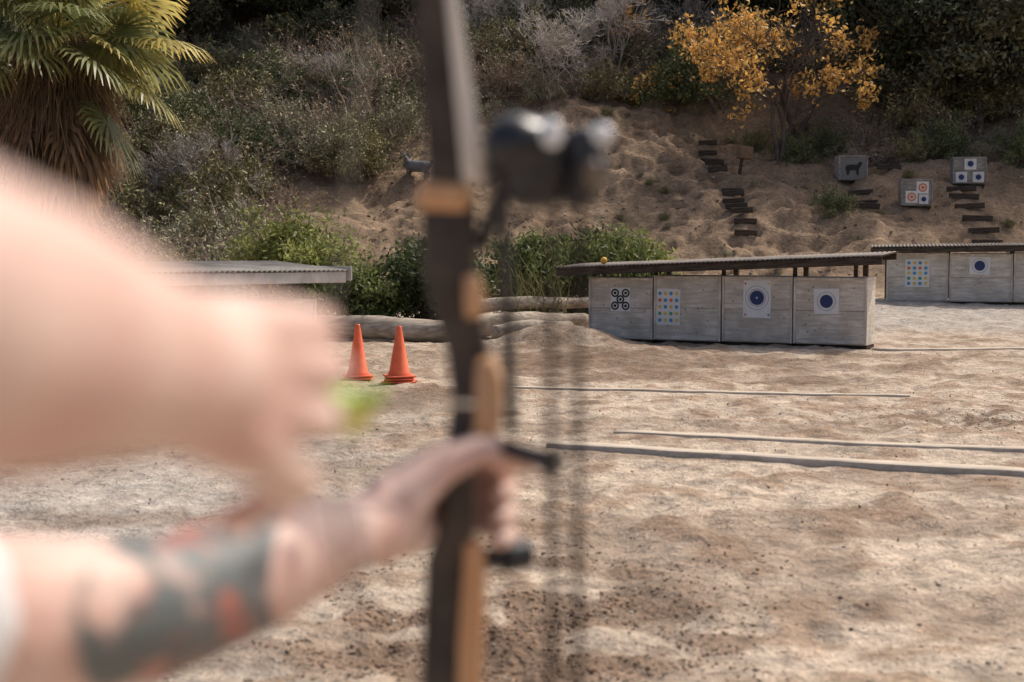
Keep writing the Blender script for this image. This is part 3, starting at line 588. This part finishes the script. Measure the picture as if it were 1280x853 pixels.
# ---------------------------------------------------------------- bow
bow=empty('compound_bow')
B_dark=mat('riser_dark',(.032,.025,.021),(.08,.06,.047),30,.45,.05); B_wood=mat('bow_wood',(.58,.29,.13),(.78,.46,.24),10,.4,.05,(3,3,.6)); B_cream=mat('limb_laminate',(.78,.70,.60),(.85,.79,.70),14,.45,.05,(3,3,.4)); B_blk=mat('black_metal',(.016,.016,.018),(.04,.04,.044),20,.3,0,metal=.3,spec=.6)
B_wht=flat('pale_glint',(.88,.9,.92),.25)  # near-white colour that stands in for glints on the sight
def sweep(name,pts,m,bev=.003):
    V=[];F=[]
    for x,y,z,wx,wy in pts:
        for a,b in((-1,-1),(1,-1),(1,1),(-1,1)): V.append((x+a*wx/2,y+b*wy/2,z))
    n=len(pts)
    for i in range(n-1):
        for k in range(4): F.append((i*4+k,i*4+(k+1)%4,(i+1)*4+(k+1)%4,(i+1)*4+k))
    F.append((3,2,1,0));F.append((n*4-4,n*4-3,n*4-2,n*4-1))
    o=mesh_np(name,V,F,None,m,bow); b=o.modifiers.new('bevel','BEVEL'); b.width=bev; b.segments=3; b.limit_method='ANGLE'
    return o
def X(px): return (px-640)*.000748
sweep('upper_limb',[(X(522),1.24,2.08,.018,.012),(X(531),1.29,1.95,.024,.014),(X(540),1.32,1.83,.027,.016),(X(549),1.33,1.74,.030,.02),(X(559),1.335,1.660,.034,.026)],B_dark)
sweep('limb_laminate',[(X(550),1.295,1.93,.006,.01),(X(567),1.308,1.83,.010,.012),(X(581),1.318,1.74,.016,.016),(X(594),1.325,1.660,.022,.02)],B_cream)
sweep('riser',[(X(562),1.335,1.645,.050,.034),(X(561),1.34,1.58,.050,.036),(X(570),1.345,1.545,.044,.036),(X(585),1.35,1.50,.040,.034),(X(588),1.35,1.46,.036,.034),(X(579),1.34,1.42,.030,.034),(X(574),1.335,1.38,.030,.036),(X(570),1.335,1.34,.032,.036),(X(560),1.34,1.305,.042,.036),(X(554),1.34,1.20,.042,.034),(X(550),1.335,1.12,.036,.03)],B_dark,.006)
sweep('lower_limb',[(X(552),1.335,1.12,.032,.02),(X(546),1.31,.98,.028,.015),(X(536),1.25,.78,.02,.012)],B_dark)
bx('limb_pocket',(.050,.048,.026),(X(556),1.335,1.647),B_wood,bow,.006,rot=(0,.05,0))
sweep('wood_side_plate',[(X(590),1.322,1.575,.014,.02),(X(594),1.322,1.55,.020,.024),(X(592),1.322,1.535,.014,.02)],B_wood)
sweep('sight_window_wood',[(X(608),1.335,1.497,.018,.03),(X(611),1.33,1.475,.026,.032),(X(611),1.325,1.44,.026,.032),(X(602),1.325,1.415,.022,.03)],B_wood,.005)
sweep('lower_wood_plate',[(X(592),1.33,1.325,.016,.03),(X(593),1.328,1.29,.022,.032),(X(588),1.328,1.23,.024,.032),(X(584),1.328,1.15,.02,.03)],B_wood,.005)
def rod(name,a,b,ra,rb,m): 
    bm=bmesh.new(); a=Vector(a);b=Vector(b);d=b-a
    bmesh.ops.create_cone(bm,cap_ends=True,segments=24,radius1=ra,radius2=rb,depth=d.length,matrix=Matrix.Translation((a+b)/2)@d.to_track_quat('Z','Y').to_matrix().to_4x4())
    bmesh.ops.bevel(bm,geom=[e for e in bm.edges if len(e.link_faces)==2 and e.calc_face_angle()>1],offset=min(ra,rb)*.25,segments=2,affect='EDGES')
    me=bpy.data.meshes.new(name); bm.to_mesh(me); bm.free(); me.materials.append(m); return link(bpy.data.objects.new(name,me),bow)
rod('sight_housing',(.008,1.30,1.683),(.012,1.36,1.680),.030,.030,B_blk); rod('sight_bezel',(.0085,1.292,1.683),(.0085,1.299,1.683),.033,.033,B_blk)
blob('sight_scope_shell',[[((.002,1.29,1.692),.029),((.024,1.30,1.686),.030),((.02,1.30,1.663),.030)]],.004,B_blk,bow,3)
blob('sight_second_drum',[[((.066,1.30,1.692),.020),((.068,1.30,1.672),.021),((.060,1.30,1.652),.018)]],.004,B_blk,bow,3)
rod('sight_bracket',(.020,1.315,1.655),(.070,1.315,1.650),.013,.011,B_blk)
blob('sight_glint',[[((.034,1.256,1.704),.0100),((.035,1.256,1.696),.0095)]],.002,B_wht,bow,1); blob('sight_glint_small',[[((.080,1.266,1.700),.0100)]],.002,B_wht,bow,1)  # white blobs added as painted highlights on the sight
blob('sight_brass_screw',[[((.072,1.277,1.672),.008),((.072,1.28,1.660),.007)]],.002,mat('brass',(.16,.12,.09),(.3,.24,.18),9,.4,0),bow,1)
rod('sight_mount',(X(600),1.335,1.60),(-.003,1.31,1.665),.008,.009,B_blk)
rod('sight_rod',(-.009,1.30,1.67),(.000,1.31,1.43),.0055,.006,B_blk)
rod('cable_guard',(X(610),1.32,1.418),(.035,1.26,1.410),.0075,.009,B_blk)
rod('cable_slide',(.03,1.245,1.412),(.04,1.275,1.408),.011,.011,B_blk)
rod('stabilizer',(X(592),1.345,1.300),(.012,1.37,1.302),.011,.012,B_blk); rod('stabilizer_weight',(-.012,1.355,1.301),(.017,1.372,1.303),.016,.016,B_blk)
mb=MB()
for x0,yy in((.030,1.05),(.050,1.07)):
    z=1.655; A=[];B=[];RA=[];RB=[]
    while z>.82:
        A+= [(x0,yy,z),(x0,yy,z-.007)];B+=[(x0,yy,z-.007),(x0,yy,z-.017)];RA+=[.0052,.0020];RB+=[.0052,.0020]; z-=.017
    tubes(mb,A,B,RA,RB,(.05,.04,.035),8)
mb.make('cables',M_bark,bow)
nock=(-.097,.722,1.521); tipU=(X(522),1.23,2.08); tipL=(X(536),1.24,.78)
mb=MB(); tubes(mb,[nock,nock],[tipU,tipL],[.001,.001],[.001,.001],(.25,.22,.18),6); mb.make('drawn_string',M_bark,bow)
arr=empty('arrow'); mb=MB(); a=Vector(nock); b=Vector((-.022,1.42,1.443)); tubes(mb,[a],[b],[.0018],[.0018],(.42,.37,.31),8); mb.make('shaft',M_bark,arr)
d=(b-a).normalized(); M_v=flat('vane_green',(.42,.72,.10)); M_v2=flat('vane_yellow',(.85,.8,.2))
for k in range(3):
    th=k*2.094+.5; s=d.cross(Vector((0,0,1))).normalized(); t=s.cross(d); r=s*math.cos(th)+t*math.sin(th); w=d.cross(r)*.0008
    P=[a+d*.05,a+d*.135,a+d*.125+r*.010,a+d*.06+r*.020]; V=[tuple(q-w) for q in P]+[tuple(q+w) for q in P]
    mesh_np('vane_%d'%(k+1),V,[[0,1,2,3],[7,6,5,4],[0,4,5,1],[1,5,6,2],[2,6,7,3],[3,7,4,0]],None,M_v if k<2 else M_v2,arr)
mb=MB(); tubes(mb,[a-d*.012],[a+d*.008],[.0035],[.0035],(.3,.6,.1),8); mb.make('nock',M_leaf,arr)

# ---------------------------------------------------------------- light, camera
sd=Vector((.48,.46,.80)).normalized(); el=math.asin(sd.z); rot=math.atan2(sd.x,sd.y)
w=bpy.data.worlds.new('World'); S.world=w; w.use_nodes=True; nt=w.node_tree
sk=nt.nodes.new('ShaderNodeTexSky'); sk.sky_type='NISHITA'; sk.sun_disc=False; sk.sun_elevation=el; sk.sun_rotation=rot; sk.dust_density=6; sk.air_density=.8; sk.ozone_density=.5
nt.links.new(sk.outputs[0],nt.nodes['Background'].inputs[0]); nt.nodes['Background'].inputs[1].default_value=.15
l=bpy.data.lights.new('sun','SUN'); l.energy=2.8; l.angle=math.radians(1.2); l.color=(1,.94,.85); o=bpy.data.objects.new('sun',l); o.rotation_euler=sd.to_track_quat('Z','Y').to_euler(); link(o)
c=bpy.data.cameras.new('camera'); cam=bpy.data.objects.new('camera',c); link(cam); cam.location=(0,0,1.6); cam.rotation_euler=(math.radians(90-3.75),0,0)
c.lens=50; c.sensor_width=36; c.clip_start=.05; c.clip_end=1500; c.dof.use_dof=True; c.dof.focus_distance=25; c.dof.aperture_fstop=2.8
S.camera=cam
